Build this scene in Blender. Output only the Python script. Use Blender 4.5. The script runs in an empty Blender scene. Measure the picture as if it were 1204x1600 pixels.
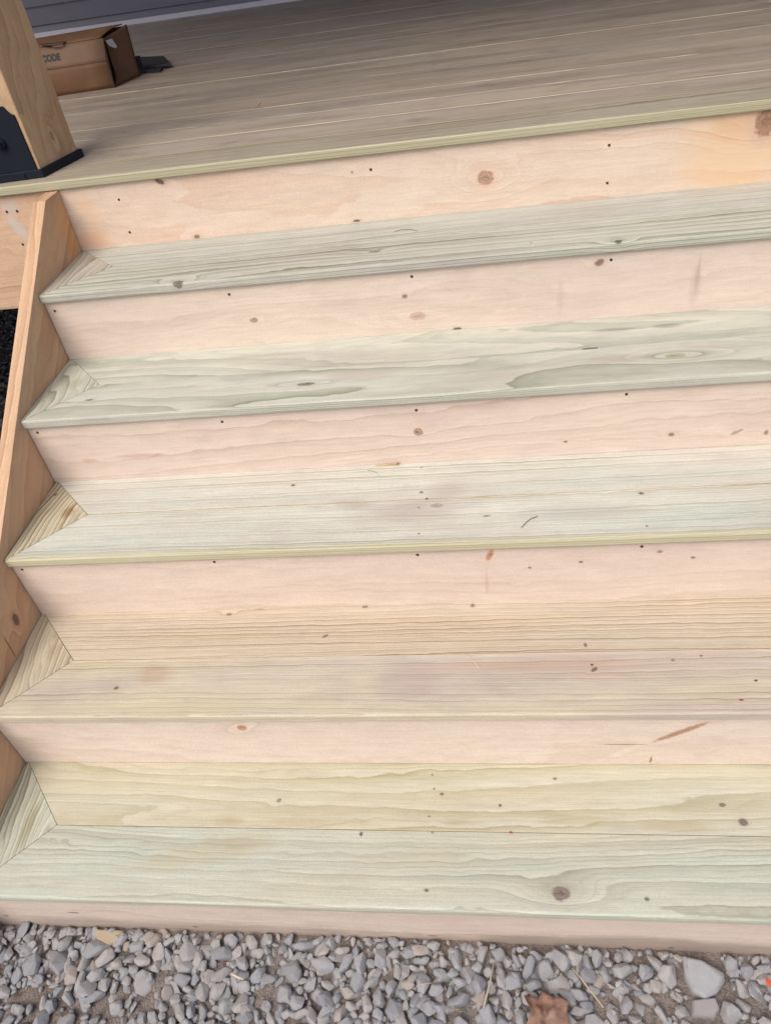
import bpy, bmesh, math, random
import numpy as np
from mathutils import Vector, Matrix, Euler, noise as mnoise
sc = bpy.context.scene
COL = sc.collection
# ---------------------------------------------------------------- camera
FPX = 1156.048
CAMP = Vector((.97832, -1.75181, .43787)); CAMR = Euler((.86322, .12495, .07777), 'XYZ')
cd = bpy.data.cameras.new('camera'); cam = bpy.data.objects.new('camera', cd); COL.objects.link(cam)
cam.location = CAMP; cam.rotation_euler = CAMR
cd.sensor_fit = 'VERTICAL'; cd.sensor_height = 24; cd.sensor_width = 24; cd.lens = 24*FPX/1600; cd.clip_start = .01; cd.clip_end = 500
sc.camera = cam
# ---------------------------------------------------------------- light (bright overcast, from the open side in front of the porch)
SUN_EL, SUN_AZ = math.radians(55), math.radians(206)      # azimuth clockwise from +Y
w = bpy.data.worlds.new('World'); sc.world = w; w.use_nodes = True
nt = w.node_tree; bg = nt.nodes['Background']; sky = nt.nodes.new('ShaderNodeTexSky')
sky.sky_type = 'NISHITA'; sky.sun_disc = False; sky.sun_elevation = SUN_EL; sky.sun_rotation = SUN_AZ
sky.dust_density = 4; sky.ozone_density = .6; sky.air_density = .8
nt.links.new(sky.outputs[0], bg.inputs[0]); bg.inputs[1].default_value = .15
ld = bpy.data.lights.new('sun', 'SUN'); ld.energy = 1.5; ld.angle = math.radians(40); ld.color = (1, .955, .90)
sun = bpy.data.objects.new('sun', ld); COL.objects.link(sun)
sd = Vector((math.sin(SUN_AZ)*math.cos(SUN_EL), math.cos(SUN_AZ)*math.cos(SUN_EL), math.sin(SUN_EL)))
sun.rotation_euler = sd.to_track_quat('Z', 'Y').to_euler(); sun.location = sd*10
sc.view_settings.view_transform = 'Standard'; sc.view_settings.look = 'None'; sc.view_settings.exposure = 0.24
sc.cycles.max_bounces = 6

# ---------------------------------------------------------------- helpers
def at(u, v, ax, val):
    "surface point seen at photo pixel (u, v) on the plane axis=val"
    d = Vector(((u-602)/FPX, -(v-800)/FPX, -1)); d.rotate(CAMR)
    return CAMP + d*((val-CAMP[ax])/d[ax])
def tag(o, label=None, cat=None, group=None, kind=None):
    for k, v in (('label', label), ('category', cat), ('group', group), ('kind', kind)):
        if v: o[k] = v
    return o
def thing(name, label, cat, loc=(0, 0, 0), group=None):
    o = bpy.data.objects.new(name, None); COL.objects.link(o); o.location = loc; o.empty_display_size = .05
    return tag(o, label, cat, group)
def ob(name, bm, mat, parent=None, smooth=False):
    me = bpy.data.meshes.new(name)
    bmesh.ops.recalc_face_normals(bm, faces=bm.faces); bm.to_mesh(me); bm.free()
    if smooth: me.polygons.foreach_set('use_smooth', [True]*len(me.polygons))
    o = bpy.data.objects.new(name, me); COL.objects.link(o)
    if mat: me.materials.append(mat)
    if parent: o.parent = parent
    return o
def prism(pts, z0, z1, axis='z', bevel=.0012, front=None, fr=.004, bm=None):
    "closed prism; pts 2-D outline, extruded along axis; front = predicate choosing edges that get the bigger rounding fr"
    own = bm or bmesh.new()
    def P(a, b, c): return {'z': (a, b, c), 'y': (a, c, b), 'x': (c, a, b)}[axis]
    lo = [own.verts.new(P(a, b, z0)) for a, b in pts]; hi = [own.verts.new(P(a, b, z1)) for a, b in pts]
    n = len(pts); own.faces.new(lo); own.faces.new(hi)
    for i in range(n): own.faces.new((lo[i], lo[(i+1) % n], hi[(i+1) % n], hi[i]))
    new = lo+hi
    es = {e for v in new for e in v.link_edges}
    fe = [e for e in es if front and front(e)]
    if fe:
        r = bmesh.ops.bevel(own, geom=fe, offset=fr, segments=4, affect='EDGES', profile=.5)
        es = {e for e in own.edges if e.is_valid and e.calc_face_angle(0) > 1.0}
    if bevel:
        bmesh.ops.bevel(own, geom=list(es), offset=bevel, segments=2, affect='EDGES', profile=.5)
    return own
def box(x0, x1, y0, y1, z0, z1, bevel=.001, bm=None, **k):
    return prism([(x0, y0), (x1, y0), (x1, y1), (x0, y1)], z0, z1, 'z', bevel, bm=bm, **k)
def disc(c, nrm, r, h, seg=20, bm=None, r2=None):
    bm = bm or bmesh.new()
    m = Matrix.Translation(c) @ Vector(nrm).to_track_quat('Z', 'Y').to_matrix().to_4x4() @ Matrix.Translation((0, 0, h/2))
    bmesh.ops.create_cone(bm, cap_ends=True, segments=seg, radius1=r, radius2=r if r2 is None else r2, depth=h, matrix=m)
    return bm

# ---------------------------------------------------------------- node mini language
class N:
    def __init__(s, name):
        s.mat = bpy.data.materials.new(name); s.mat.use_nodes = True; s.t = s.mat.node_tree
        s.b = s.t.nodes['Principled BSDF']; s.b.inputs['Roughness'].default_value = .6
    def n(s, typ, *ins, **props):
        nd = s.t.nodes.new(typ)
        for k, v in props.items(): setattr(nd, k, v)
        for i, x in enumerate(ins):
            if x is None: continue
            s.put(nd.inputs[i], x)
        return nd
    def put(s, sock, x):
        if hasattr(x, 'is_output'): s.t.links.new(x, sock)
        elif isinstance(x, (tuple, list)) and sock.type == 'RGBA' and len(x) == 3: sock.default_value = (*x, 1)
        else: sock.default_value = x
    def m(s, op, a, b=None, c=None, clamp=False): return s.n('ShaderNodeMath', a, b, c, operation=op, use_clamp=clamp).outputs[0]
    def v(s, op, a, b=None):
        o = s.n('ShaderNodeVectorMath', a, b, operation=op).outputs
        return o[1] if op in ('LENGTH', 'DOT_PRODUCT') else o[0]
    def noise(s, vec, scale=1, det=2, rough=.5, w=0, dist=0):
        nd = s.t.nodes.new('ShaderNodeTexNoise'); nd.noise_dimensions = '4D'
        for k, x in (('Vector', vec), ('W', w), ('Scale', scale), ('Detail', det), ('Roughness', rough), ('Distortion', dist)): s.put(nd.inputs[k], x)
        return nd.outputs['Fac']
    def sm(s, x, a, b, lo=0., hi=1.): # smooth map range
        nd = s.t.nodes.new('ShaderNodeMapRange'); nd.interpolation_type = 'SMOOTHSTEP'
        for i, q in enumerate((x, a, b, lo, hi)): s.put(nd.inputs[i], q)
        return nd.outputs[0]
    def mix(s, f, a, b, mode='MIX'):
        nd = s.t.nodes.new('ShaderNodeMix'); nd.data_type = 'RGBA'; nd.blend_type = mode
        s.put(nd.inputs[0], f); s.put(nd.inputs[6], a); s.put(nd.inputs[7], b); return nd.outputs[2]
    def bump(s, h, dist=.001, strength=1.):
        nd = s.n('ShaderNodeBump'); nd.inputs['Strength'].default_value = strength; nd.inputs['Distance'].default_value = dist
        s.put(nd.inputs['Height'], h); s.t.links.new(nd.outputs[0], s.b.inputs['Normal'])
    def obj(s): return s.n('ShaderNodeTexCoord').outputs['Object']
    def xyz(s, x, y, z): return s.n('ShaderNodeCombineXYZ', x, y, z).outputs[0]

def wood(name, early, late, A=(1, 0, 0), B=(0, 1, 0), C=(0, 0, 1), K=30, amp=4, lf=(.8, 5), Kc=60, seed=0., rand=False, ring=.6,
         tints=(), blobs=(), knots=(), seams=(), sheen=.35, rough=.58, fibre=.35, dirt=.25, dirtcol=(.32, .27, .24), sharp=2.2, bump=.0008):
    """sawn softwood: growth rings cut as contour lines of a stretched field, fibres, knots bending the rings.
    knots: dict(p=world point, r=(ra, rb), col, rim, pull)  blobs: (point, ra, rb, colour, strength, angle)  seams: (b, halfwidth, colour, coverage)"""
    s = N(name); P = s.obj()
    a = s.v('DOT_PRODUCT', P, A); b = s.v('DOT_PRODUCT', P, B); c = s.v('DOT_PRODUCT', P, C)
    W = seed
    if rand:
        oi = s.n('ShaderNodeObjectInfo').outputs['Random']; W = s.m('MULTIPLY_ADD', oi, 40., seed)
        R = oi
    kn = s.noise(P, 170, 3, .6, 2.2)
    wob = s.noise(s.xyz(s.m('MULTIPLY', a, 9.), s.m('MULTIPLY', b, 22.), s.m('MULTIPLY', c, 22.)), 1, 3, .55, W)
    big = s.noise(s.xyz(s.m('MULTIPLY', a, lf[0]), s.m('MULTIPLY', b, lf[1]), s.m('MULTIPLY', c, lf[1])), 1, 1.5, .4, W)
    f = s.m('MULTIPLY_ADD', b, K, s.m('MULTIPLY', big, amp*2))
    med = s.noise(s.xyz(s.m('MULTIPLY', a, .7), s.m('MULTIPLY', b, 21.), s.m('MULTIPLY', c, 21.)), 1, 1.5, .5, W); f = s.m('MULTIPLY_ADD', med, 2.6*min(1.3, K/50), f)
    f = s.m('MULTIPLY_ADD', c, Kc, f); w2 = s.noise(s.xyz(s.m('MULTIPLY', a, 26.), s.m('MULTIPLY', b, 40.), s.m('MULTIPLY', c, 40.)), 1, 2, .5, W); f = s.m('MULTIPLY_ADD', w2, min(1.1, .2+K*.004), f); f = s.m('MULTIPLY_ADD', wob, .6, f)
    kd = []
    for k in knots:
        p = Vector(k['p']); ka, kb = p.dot(Vector(A)), p.dot(Vector(B)); ra, rb = k['r']; ang = k.get('ang', 0)
        da = s.m('SUBTRACT', a, ka); db = s.m('SUBTRACT', b, kb)
        if ang:
            ca, sa = math.cos(ang), math.sin(ang)
            da, db = s.m('ADD', s.m('MULTIPLY', da, ca), s.m('MULTIPLY', db, sa)), s.m('ADD', s.m('MULTIPLY', da, -sa), s.m('MULTIPLY', db, ca))
        kc_ = p.dot(Vector(C)); dc = s.m('DIVIDE', s.m('SUBTRACT', c, kc_), max(.006, rb))
        q = s.v('LENGTH', s.xyz(s.m('DIVIDE', da, ra), s.m('DIVIDE', db, rb), dc))
        q = s.m('ADD', q, s.m('MULTIPLY_ADD', kn, .9, -.45))
        kd.append((q, k, s.m('DIVIDE', db, rb)))
        pull = k.get('pull', 1.2)
        if pull:
            q2 = s.v('LENGTH', s.xyz(s.m('DIVIDE', da, ra*4.5), s.m('DIVIDE', db, rb*2.2), 0.))
            g = s.m('EXPONENT', s.m('MULTIPLY', s.m('MULTIPLY', q2, q2), -1.)); f = s.m('MULTIPLY_ADD', g, pull, f)
    fr = s.m('FRACT', f)
    # asymmetric latewood line: rises slowly, drops fast
    up = s.m('POWER', fr, sharp); dn = s.sm(fr, .93, 1., 1., 0.); line = s.m('MULTIPLY', up, dn)
    ri = s.n('ShaderNodeTexWhiteNoise', s.xyz(s.m('FLOOR', f), 3.7, seed)).outputs[0]
    line = s.m('MULTIPLY', line, s.m('MULTIPLY_ADD', ri, .85, .2))
    fs = 3. if K < 45 else 2.
    f2 = s.m('FRACT', s.m('MULTIPLY', f, fs)); r2 = s.n('ShaderNodeTexWhiteNoise', s.xyz(s.m('FLOOR', s.m('MULTIPLY', f, fs)), 9.1, seed)).outputs[0]
    line = s.m('MULTIPLY_ADD', s.m('MULTIPLY', s.m('MULTIPLY', s.m('POWER', f2, 3.), s.sm(f2, .9, 1., 1., 0.)), r2), .75, line)
    rm = s.noise(s.xyz(s.m('MULTIPLY', a, 1.4), s.m('MULTIPLY', b, 14.), s.m('MULTIPLY', c, 10.)), 1, 2, .5, s.m('ADD', W, 3.1) if rand else W+3.1)
    line = s.m('MULTIPLY', line, s.sm(rm, .3, .7, .45, 1.25))
    col = early
    if rand:
        col = s.mix(1., s.mix(0., early, early), s.n('ShaderNodeCombineColor', s.m('MULTIPLY_ADD', R, .22, .9), s.m('MULTIPLY_ADD', R, .18, .92), s.m('MULTIPLY_ADD', R, .12, .94)).outputs[0], 'MULTIPLY')
    # broad patches of other tones along the board
    for i, (tc, st, sa_, sb_) in enumerate(tints):
        tn = s.noise(s.xyz(s.m('MULTIPLY', a, sa_), s.m('MULTIPLY', b, sb_), s.m('MULTIPLY', c, sb_)), 1, 3, .55, (s.m('ADD', W, 7.+i*5) if rand else W+7.+i*5))
        col = s.mix(s.m('MULTIPLY', s.sm(tn, .42, .68), st), col, tc)
    fi = s.noise(s.xyz(s.m('MULTIPLY', a, 9.), s.m('MULTIPLY', b, 380.), s.m('MULTIPLY', c, 380.)), 1, 3, .75, W)
    col = s.mix(1., col, s.mix(s.m('MULTIPLY', fibre, .5), (1, 1, 1), s.n('ShaderNodeCombineColor', *[s.m('MULTIPLY_ADD', fi, 3., -.55)]*3).outputs[0]), 'MULTIPLY')
    mo = s.noise(s.xyz(s.m('MULTIPLY', a, 14.), s.m('MULTIPLY', b, 60.), s.m('MULTIPLY', c, 60.)), 1, 4, .65, W)
    col = s.mix(1., col, s.n('ShaderNodeCombineColor', *[s.m('MULTIPLY_ADD', mo, .30, .85)]*3).outputs[0], 'MULTIPLY')
    g2 = s.noise(s.xyz(s.m('MULTIPLY', a, 260.), s.m('MULTIPLY', b, 700.), s.m('MULTIPLY', c, 700.)), 1, 2, .6, 1.)
    col = s.mix(1., col, s.n('ShaderNodeCombineColor', *[s.m('MULTIPLY_ADD', g2, .5, .75)]*3).outputs[0], 'MULTIPLY')
    # scuffs: dusty smudges and short scratches along the grain
    d1 = s.noise(s.v('MULTIPLY', P, (6., 11., 11.)), 1, 5, .65, (s.m('ADD', W, 21.) if rand else W+21.))
    d2 = s.noise(s.xyz(s.m('MULTIPLY', a, 22.), s.m('MULTIPLY', b, 300.), s.m('MULTIPLY', c, 300.)), 1, 2, .5, (s.m('ADD', W, 1.7) if rand else W+1.7))
    col = s.mix(s.m('MULTIPLY', s.sm(d1, .5, .72), dirt), col, dirtcol)
    col = s.mix(s.m('MULTIPLY', s.sm(d2, .70, .80), .45), col, dirtcol)
    vo = s.t.nodes.new('ShaderNodeTexVoronoi'); s.put(vo.inputs['Vector'], s.v('MULTIPLY', P, (23., 23., 23.))); 
    sp = s.sm(vo.outputs['Distance'], .03, .06, 1., 0.)
    sel = s.sm(s.n('ShaderNodeSeparateColor', vo.outputs['Color']).outputs[0], .70, .72)
    col = s.mix(s.m('MULTIPLY', s.m('MULTIPLY', sp, sel), .75), col, (.10, .07, .05))
    sep = wob
    for bl in blobs:
        p, ra, rb, bc, st = bl[:5]; ang = bl[5] if len(bl) > 5 else 0
        p = Vector(p); da = s.m('SUBTRACT', a, p.dot(Vector(A))); db = s.m('SUBTRACT', b, p.dot(Vector(B)))
        if ang:
            ca, sa = math.cos(ang), math.sin(ang)
            da, db = s.m('ADD', s.m('MULTIPLY', da, ca), s.m('MULTIPLY', db, sa)), s.m('ADD', s.m('MULTIPLY', da, -sa), s.m('MULTIPLY', db, ca))
        q = s.v('LENGTH', s.xyz(s.m('DIVIDE', da, ra), s.m('DIVIDE', db, rb), 0.)); q = s.m('ADD', q, s.m('MULTIPLY_ADD', d1, 1.6, -.8))
        q = s.m('ADD', q, s.m('MULTIPLY_ADD', fi, .5, -.25))
        col = s.mix(s.m('MULTIPLY', s.sm(q, .35, 1.15, 1., 0.), st), col, bc)
    for sb, hw, scol, cov in seams:
        dd = s.m('ABSOLUTE', s.m('SUBTRACT', b, sb))
        nn = s.noise(s.xyz(s.m('MULTIPLY', a, 3.2), s.m('MULTIPLY', b, 20.), 0.), 1, 4, .65, (s.m('ADD', W, 11.) if rand else W+11.))
        dd = s.m('ADD', dd, s.m('MULTIPLY_ADD', fi, hw*1.2, -hw*.6))
        mk = s.m('MULTIPLY', s.sm(dd, hw*.4, hw, 1., 0.), s.sm(nn, .62-cov*.3, .68-cov*.3))
        col = s.mix(s.m('MULTIPLY', mk, .85), col, scol)
    ratio = tuple(min(1., (y/x)**1.15) for x, y in zip(early, late))
    col = s.mix(s.m('MULTIPLY', line, ring*1.8, clamp=True), col, s.mix(1., col, ratio, 'MULTIPLY'))
    for q, k, dbn in kd:
        kc = k.get('col', (.25, .13, .07)); rimc = k.get('rim', tuple(x*.35 for x in kc))
        halo = s.sm(q, 1., 2.2, 1., 0.); col = s.mix(s.m('MULTIPLY', halo, k.get('halo', .35)), col, tuple((x*1.6+y)/2 for x, y in zip(kc, early)))
        rr = s.m('PINGPONG', s.m('MULTIPLY', q, 3.6), 1.); inner = s.mix(s.m('MULTIPLY', rr, .75), kc, rimc)
        edge = s.m('MULTIPLY', s.sm(q, .6, .9), k.get('edge', .7)); inner = s.mix(s.m('MULTIPLY', edge, s.sm(kn, .38, .6)), inner, rimc); inner = s.mix(s.sm(kn, .52, .68, 0., .55), inner, tuple(x*1.5 for x in kc))
        crk = s.m('MULTIPLY', s.sm(s.m('ABSOLUTE', s.m('ADD', dbn, s.m('MULTIPLY_ADD', kn, 2., -1.))), .04, .16, 1., 0.), s.sm(q, .45, .8, .85, 0.))
        inner = s.mix(crk, inner, tuple(x*.3 for x in rimc))
        col = s.mix(s.m('MULTIPLY', s.sm(q, .75, 1.15, 1., 0.), k.get('st', .82)), col, inner)
    s.put(s.b.inputs['Base Color'], col)
    h = s.m('ADD', s.m('MULTIPLY', line, -.5), s.m('MULTIPLY', fi, .9)); h = s.m('MULTIPLY_ADD', wob, .8, h)
    s.bump(h, bump, .8)
    s.put(s.b.inputs['Roughness'], s.m('MULTIPLY_ADD', d1, .3, rough-.15)); s.b.inputs['Specular IOR Level'].default_value = sheen
    return s.mat

def plain(name, col, rough=.6, metal=0., nscale=40., var=.2, bump=.0003, dust=None, spec=.5):
    s = N(name); P = s.obj(); n1 = s.noise(P, nscale, 5, .6); n2 = s.noise(P, nscale*.18, 3, .5, 4.)
    c = s.mix(s.m('MULTIPLY', n1, var*2), col, tuple(x*.55 for x in col)); c = s.mix(s.m('MULTIPLY', n2, var), c, tuple(min(1, x*1.4) for x in col))
    if dust: c = s.mix(s.sm(s.noise(P, nscale*3, 4, .7, 9.), .60, .72, 0., .8), c, dust)
    s.put(s.b.inputs['Base Color'], c); s.b.inputs['Roughness'].default_value = rough; s.b.inputs['Metallic'].default_value = metal
    s.b.inputs['Specular IOR Level'].default_value = spec; s.bump(n1, bump); return s.mat

# ---------------------------------------------------------------- measured staircase
RUN, RISE, OV, TH, MID, AX = .25133, .17006, .00887, .0206, .134, .1275
DY = [0, -.00051, -.00339, .00333, .00269, -.0027]; DZ = [0, .00174, .00592, .00371, .00018, -.00509]
WID = 2.30; GZ = -.999; DECKL, DECKR, WALLY = -2.3, 4.2, 3.04
yf = lambda k: -k*RUN+DY[k]; zt = lambda k: -k*RISE+DZ[k]; rf = lambda k: yf(k)+OV; ym = lambda k: yf(k)+MID; yb = lambda k: rf(k-1)+(.0075 if k > 1 else -.0003)
X0 = .0008

steps = thing('porch_steps', 'new pale wooden steps with five mitred treads and pinkish risers rising from the gravel', 'steps', (0, 0, 0))

# palette (linear)
GRN, GRN_L = (.57, .565, .475), (.27, .275, .19)
WHT, WHT_L = (.62, .615, .53), (.36, .335, .225)
TAN, TAN_L = (.555, .495, .415), (.36, .27, .17)
YEL, YEL_L = (.545, .525, .415), (.36, .32, .18)
PNK, PNK_L = (.72, .62, .53), (.50, .36, .27)
PALE = (.72, .62, .42)
GREY = (.40, .36, .33)

def K(p, ra, rb, col=(.30, .18, .11), **k): return dict(p=p, r=(ra, rb), col=col, **k)
def T(u, v, k): return at(u, v, 2, zt(k))
def Rr(u, v, k): return at(u, v, 1, rf(k))
tread_specs = {}
KG = (.20, .17, .12)
# front boards
_wood = wood
def wood(name, *a_, **k_):
    for nm, kk in (('first', 1), ('second', 2), ('third', 3), ('fourth', 4), ('bottom', 5)):
        if name.endswith('tread_wood_'+nm):
            k_['seams'] = list(k_.get('seams', ()))+[(yf(kk)+MID+(.0012 if name[0] == 'b' else -.0012), .0014, (.15, .11, .08), -.05)]
            if name[0] == 'b': k_['seams'].append((rf(kk-1)-.0012, .0022, (.16, .10, .07), .05))
    return _wood(name, *a_, **k_)
mats_front = {
 1: wood('tread_wood_first', GRN, GRN_L, K=42, amp=3.2, lf=(.7, 6), Kc=260, seed=1.3, ring=.75,
     tints=[((.50, .465, .42), .8, 1.5, 9), ((.52, .55, .43), .4, 2.5, 30)], dirt=.45, dirtcol=(.38, .34, .31),
     knots=[K(T(278, 442, 1), .012, .0125, KG, rim=(.05, .045, .035), pull=1.6, halo=.5), K(T(965, 377, 1), .008, .008, (.10, .09, .07), rim=(.03, .03, .025), pull=1.6),
            K(T(585, 393, 1), .013, .007, (.30, .27, .21), rim=(.09, .08, .06), pull=1.), K(T(655, 413, 1), .012, .006, (.26, .25, .19), pull=.6, st=.7)],
     blobs=[(T(700, 375, 1), .16, .03, GREY, .35), (T(480, 400, 1), .14, .02, GREY, .3)], seams=[(yf(1)+MID, .004, PALE, .3)]),
 2: wood('tread_wood_second', GRN, (.30, .32, .22), K=14, amp=5., lf=(1.3, 7), Kc=230, seed=8.7, ring=.42, sharp=1.6,
     tints=[((.56, .55, .48), .7, 2, 12), ((.43, .40, .33), .35, 1.8, 14)], dirt=.4, dirtcol=(.38, .34, .31),
     knots=[K(T(478, 600, 2), .020, .007, (.24, .20, .16), rim=(.07, .055, .05), pull=2.4, halo=.3, edge=.5), K(T(140, 625, 2), .010, .003, (.2, .17, .14), pull=.5),
            K(T(1055, 556, 2), .022, .010, (.40, .39, .26), rim=(.30, .30, .19), pull=2.6, halo=.1, edge=.3)],
     blobs=[(T(560, 585, 2), .09, .03, (.45, .38, .34), .5), (T(960, 560, 2), .06, .02, (.45, .38, .34), .45), (T(760, 590, 2), .1, .02, (.45, .38, .34), .3)], seams=[(yf(2)+MID, .004, PALE, .2)]),
 3: wood('tread_wood_third', WHT, WHT_L, K=95, amp=2.2, lf=(.6, 4), Kc=170, seed=3.9, ring=.5,
     tints=[((.51, .56, .49), .7, 1.5, 11), ((.55, .49, .42), .5, 3, 8)], dirt=.35, dirtcol=(.45, .39, .36),
     blobs=[(T(640, 800, 3), .12, .045, (.43, .36, .32), .55), (T(560, 785, 3), .06, .03, (.42, .36, .32), .5), (T(900, 800, 3), .14, .03, (.48, .44, .40), .5)],
     knots=[K(T(682, 790, 3), .014, .007, (.36, .30, .26), rim=(.24, .2, .17), pull=.3, st=.7, edge=.2), K(T(1001, 771, 3), .005, .004, (.22, .12, .08), pull=.1), K(T(760, 806, 3), .007, .002, (.12, .1, .09), pull=.1)],
     seams=[(yf(3)+MID, .0045, (.66, .52, .30), .9), (yf(3)+.003, .0075, (.56, .52, .34), .9)]),
 4: wood('tread_wood_fourth', TAN, TAN_L, K=85, amp=2.6, lf=(.7, 4), Kc=-130, seed=14.2, ring=.5,
     tints=[((.50, .42, .36), .7, 2, 9), ((.60, .55, .37), .6, 1.5, 12)], dirt=.4, dirtcol=(.40, .33, .29),
     blobs=[(T(640, 1060, 4), .08, .05, (.42, .34, .31), .6), (T(240, 1055, 4), .05, .03, (.42, .30, .2), .5), (T(830, 1040, 4), .25, .02, (.47, .33, .24), .5), (T(300, 1105, 4), .4, .012, (.55, .52, .33), .6)],
     knots=[K(T(928, 1046, 4), .007, .0035, (.20, .12, .09), rim=(.06, .04, .03), pull=.2, ang=.7), K(T(182, 1075, 4), .005, .004, (.2, .14, .11), pull=0)],
     seams=[(yf(4)+MID, .004, (.68, .53, .34), 1.0)]),
 5: wood('tread_wood_bottom', (.545, .545, .44), (.30, .29, .21), K=30, amp=5., lf=(.9, 5), Kc=90, seed=27.6, ring=.38, sharp=1.5,
     tints=[((.53, .49, .365), .75, 1.3, 9), ((.48, .53, .45), .6, 1.8, 12)], dirt=.25, dirtcol=(.45, .40, .30),
     knots=[K(T(876, 1396, 5), .015, .012, (.19, .13, .12), rim=(.12, .08, .07), pull=1.3, halo=.2, edge=.3), K(T(564, 1303, 5), .003, .004, (.05, .05, .06), pull=0), K(T(666, 1391, 5), .004, .003, (.2, .16, .13), pull=0), K(T(1010, 1405, 5), .004, .003, (.2, .16, .13), pull=0)],
     blobs=[(T(330, 1330, 5), .16, .028, (.50, .44, .30), .55, .25), (T(640, 1345, 5), .14, .02, (.52, .45, .32), .4)], seams=[(yf(5)+MID, .003, (.56, .54, .40), .4), (yf(5)+.004, .006, (.50, .53, .44), .4)]),
}
mats_back = {
 1: wood('back_tread_wood_first', (.53, .525, .46), (.30, .33, .27), K=75, amp=3, seed=5.1, ring=.6, tints=[((.52, .47, .41), .8, 2, 9)], dirt=.5, dirtcol=(.38, .34, .31),
     knots=[K(T(932, 348, 1), .012, .005, (.30, .26, .21), pull=.5, st=.8)], blobs=[(T(560, 362, 1), .2, .02, GREY, .4), (T(900, 330, 1), .2, .02, GREY, .35), (T(300, 385, 1), .15, .015, GREY, .3)]),
 2: wood('back_tread_wood_second', (.565, .56, .47), (.31, .35, .27), K=14, amp=5, lf=(1., 8), seed=33.3, ring=.42, sharp=1.5, tints=[((.50, .46, .38), .6, 1.6, 14)], dirt=.35, dirtcol=(.38, .34, .31),
     blobs=[(T(960, 515, 2), .06, .010, (.34, .33, .27), .7), (T(1040, 509, 2), .03, .010, (.30, .29, .24), .7), (T(420, 555, 2), .13, .012, (.40, .38, .31), .5)]),
 3: wood('back_tread_wood_third', (.61, .60, .52), WHT_L, K=105, amp=1.8, lf=(.5, 3), seed=41., ring=.5, tints=[((.52, .57, .50), .75, 1.2, 14), ((.55, .48, .42), .4, 3, 9)], dirt=.35, dirtcol=(.45, .39, .36),
     knots=[K(T(458, 759, 3), .0045, .004, (.16, .10, .07), rim=(.05, .04, .03), pull=.2), K(T(658, 770, 3), .005, .004, (.3, .25, .2), pull=0)],
     blobs=[(T(700, 765, 3), .05, .03, (.45, .37, .32), .5), (T(540, 790, 3), .05, .02, (.45, .37, .32), .4)]),
 4: wood('back_tread_wood_fourth', (.57, .50, .40), TAN_L, K=100, amp=2.4, lf=(.6, 4), seed=52., ring=.55, tints=[((.54, .48, .37), .8, 1.6, 8), ((.57, .47, .33), .6, 1.2, 12)], dirt=.35, dirtcol=(.42, .35, .3),
     knots=[K(T(358, 960, 4), .006, .004, (.28, .18, .12), pull=.8), K(T(508, 994, 4), .007, .003, (.2, .15, .12), pull=0, ang=.5), K(T(570, 948, 4), .007, .004, (.28, .22, .15), pull=.2), K(T(738, 946, 4), .005, .005, (.28, .2, .14), pull=.2), K(T(914, 1008, 4), .003, .005, (.2, .15, .12), pull=0)]),
 5: wood('back_tread_wood_bottom', YEL, YEL_L, K=26, amp=4.2, lf=(.8, 8), seed=64., ring=.5, sharp=1.6, tints=[((.50, .50, .40), .7, 1.3, 9), ((.57, .49, .33), .5, 1., 16)], dirt=.25, dirtcol=(.42, .36, .25),
     knots=[K(T(1160, 1285, 5), .008, .007, (.15, .11, .09), rim=(.1, .08, .07), pull=.1), K(T(1127, 1258, 5), .006, .004, (.2, .15, .12), pull=0), K(T(436, 1251, 5), .005, .004, (.3, .27, .2), pull=.2, ang=.6), K(T(866, 1217, 5), .004, .003, (.25, .18, .13), pull=0), K(T(690, 1241, 5), .004, .003, (.2, .14, .1), pull=0), K(T(781, 1259, 5), .003, .003, (.16, .1, .08), pull=0)],
     blobs=[(T(715, 1284, 5), .03, .010, (.46, .40, .27), .65), (T(900, 1282, 5), .07, .010, (.46, .40, .27), .65), (T(1060, 1292, 5), .07, .012, (.46, .395, .265), .65), (T(362, 1285, 5), .03, .010, (.46, .40, .27), .5)],
     seams=[(yf(5)+MID, .003, (.58, .53, .38), .5)]),
}
DRK = (.13, .085, .06)
def cm(name, e, l, seed, **k): return wood(name, e, l, A=(0, 1, 0), B=(1, 0, 0), seed=seed, **{**dict(K=62, amp=5, lf=(3., 7), Kc=80, ring=1., sharp=1.5, dirt=.2), **k})
BRN = (.42, .34, .24)
mats_corner = {
 1: cm('mitre_wood_first', (.50, .47, .40), (.34, .30, .24), 2., blobs=[(T(150, 405, 1), .012, .03, BRN, .5)]),
 2: cm('mitre_wood_second', (.54, .55, .45), (.30, .29, .21), 4.4, blobs=[(T(118, 600, 2), .03, .02, (.40, .38, .30), .6)]),
 3: cm('mitre_wood_third', (.58, .54, .40), (.30, .24, .13), 6.2, blobs=[(T(107, 800, 3), .024, .018, (.42, .30, .19), 1.)], knots=[K(T(87, 773, 3), .005, .004, (.2, .08, .05), pull=0)]),
 4: cm('mitre_wood_fourth', (.53, .475, .355), (.33, .26, .16), 9.9, blobs=[(T(85, 1015, 4), .03, .02, BRN, .6)]),
 5: cm('mitre_wood_bottom', (.555, .56, .46), (.31, .30, .20), 12.5, K=60, blobs=[(T(44, 1290, 5), .05, .012, (.38, .35, .22), .7)]),
}
TSC = {3: [(658, 731), (656, 770), (654, 793), (654, 834), (1010, 822)], 5: [(675, 1211), (678, 1233), (670, 1276), (675, 1301), (800, 1180+0)], 1: [(829, 379)], 2: []}
screwmat = plain('screw_coating', (.075, .048, .032), .5, .4, 300, .2)
tanscrew = plain('tan_screw_coating', (.32, .24, .17), .5, .2, 300, .2)
holemat = plain('screw_recess', (.012, .01, .009), .8)
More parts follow.
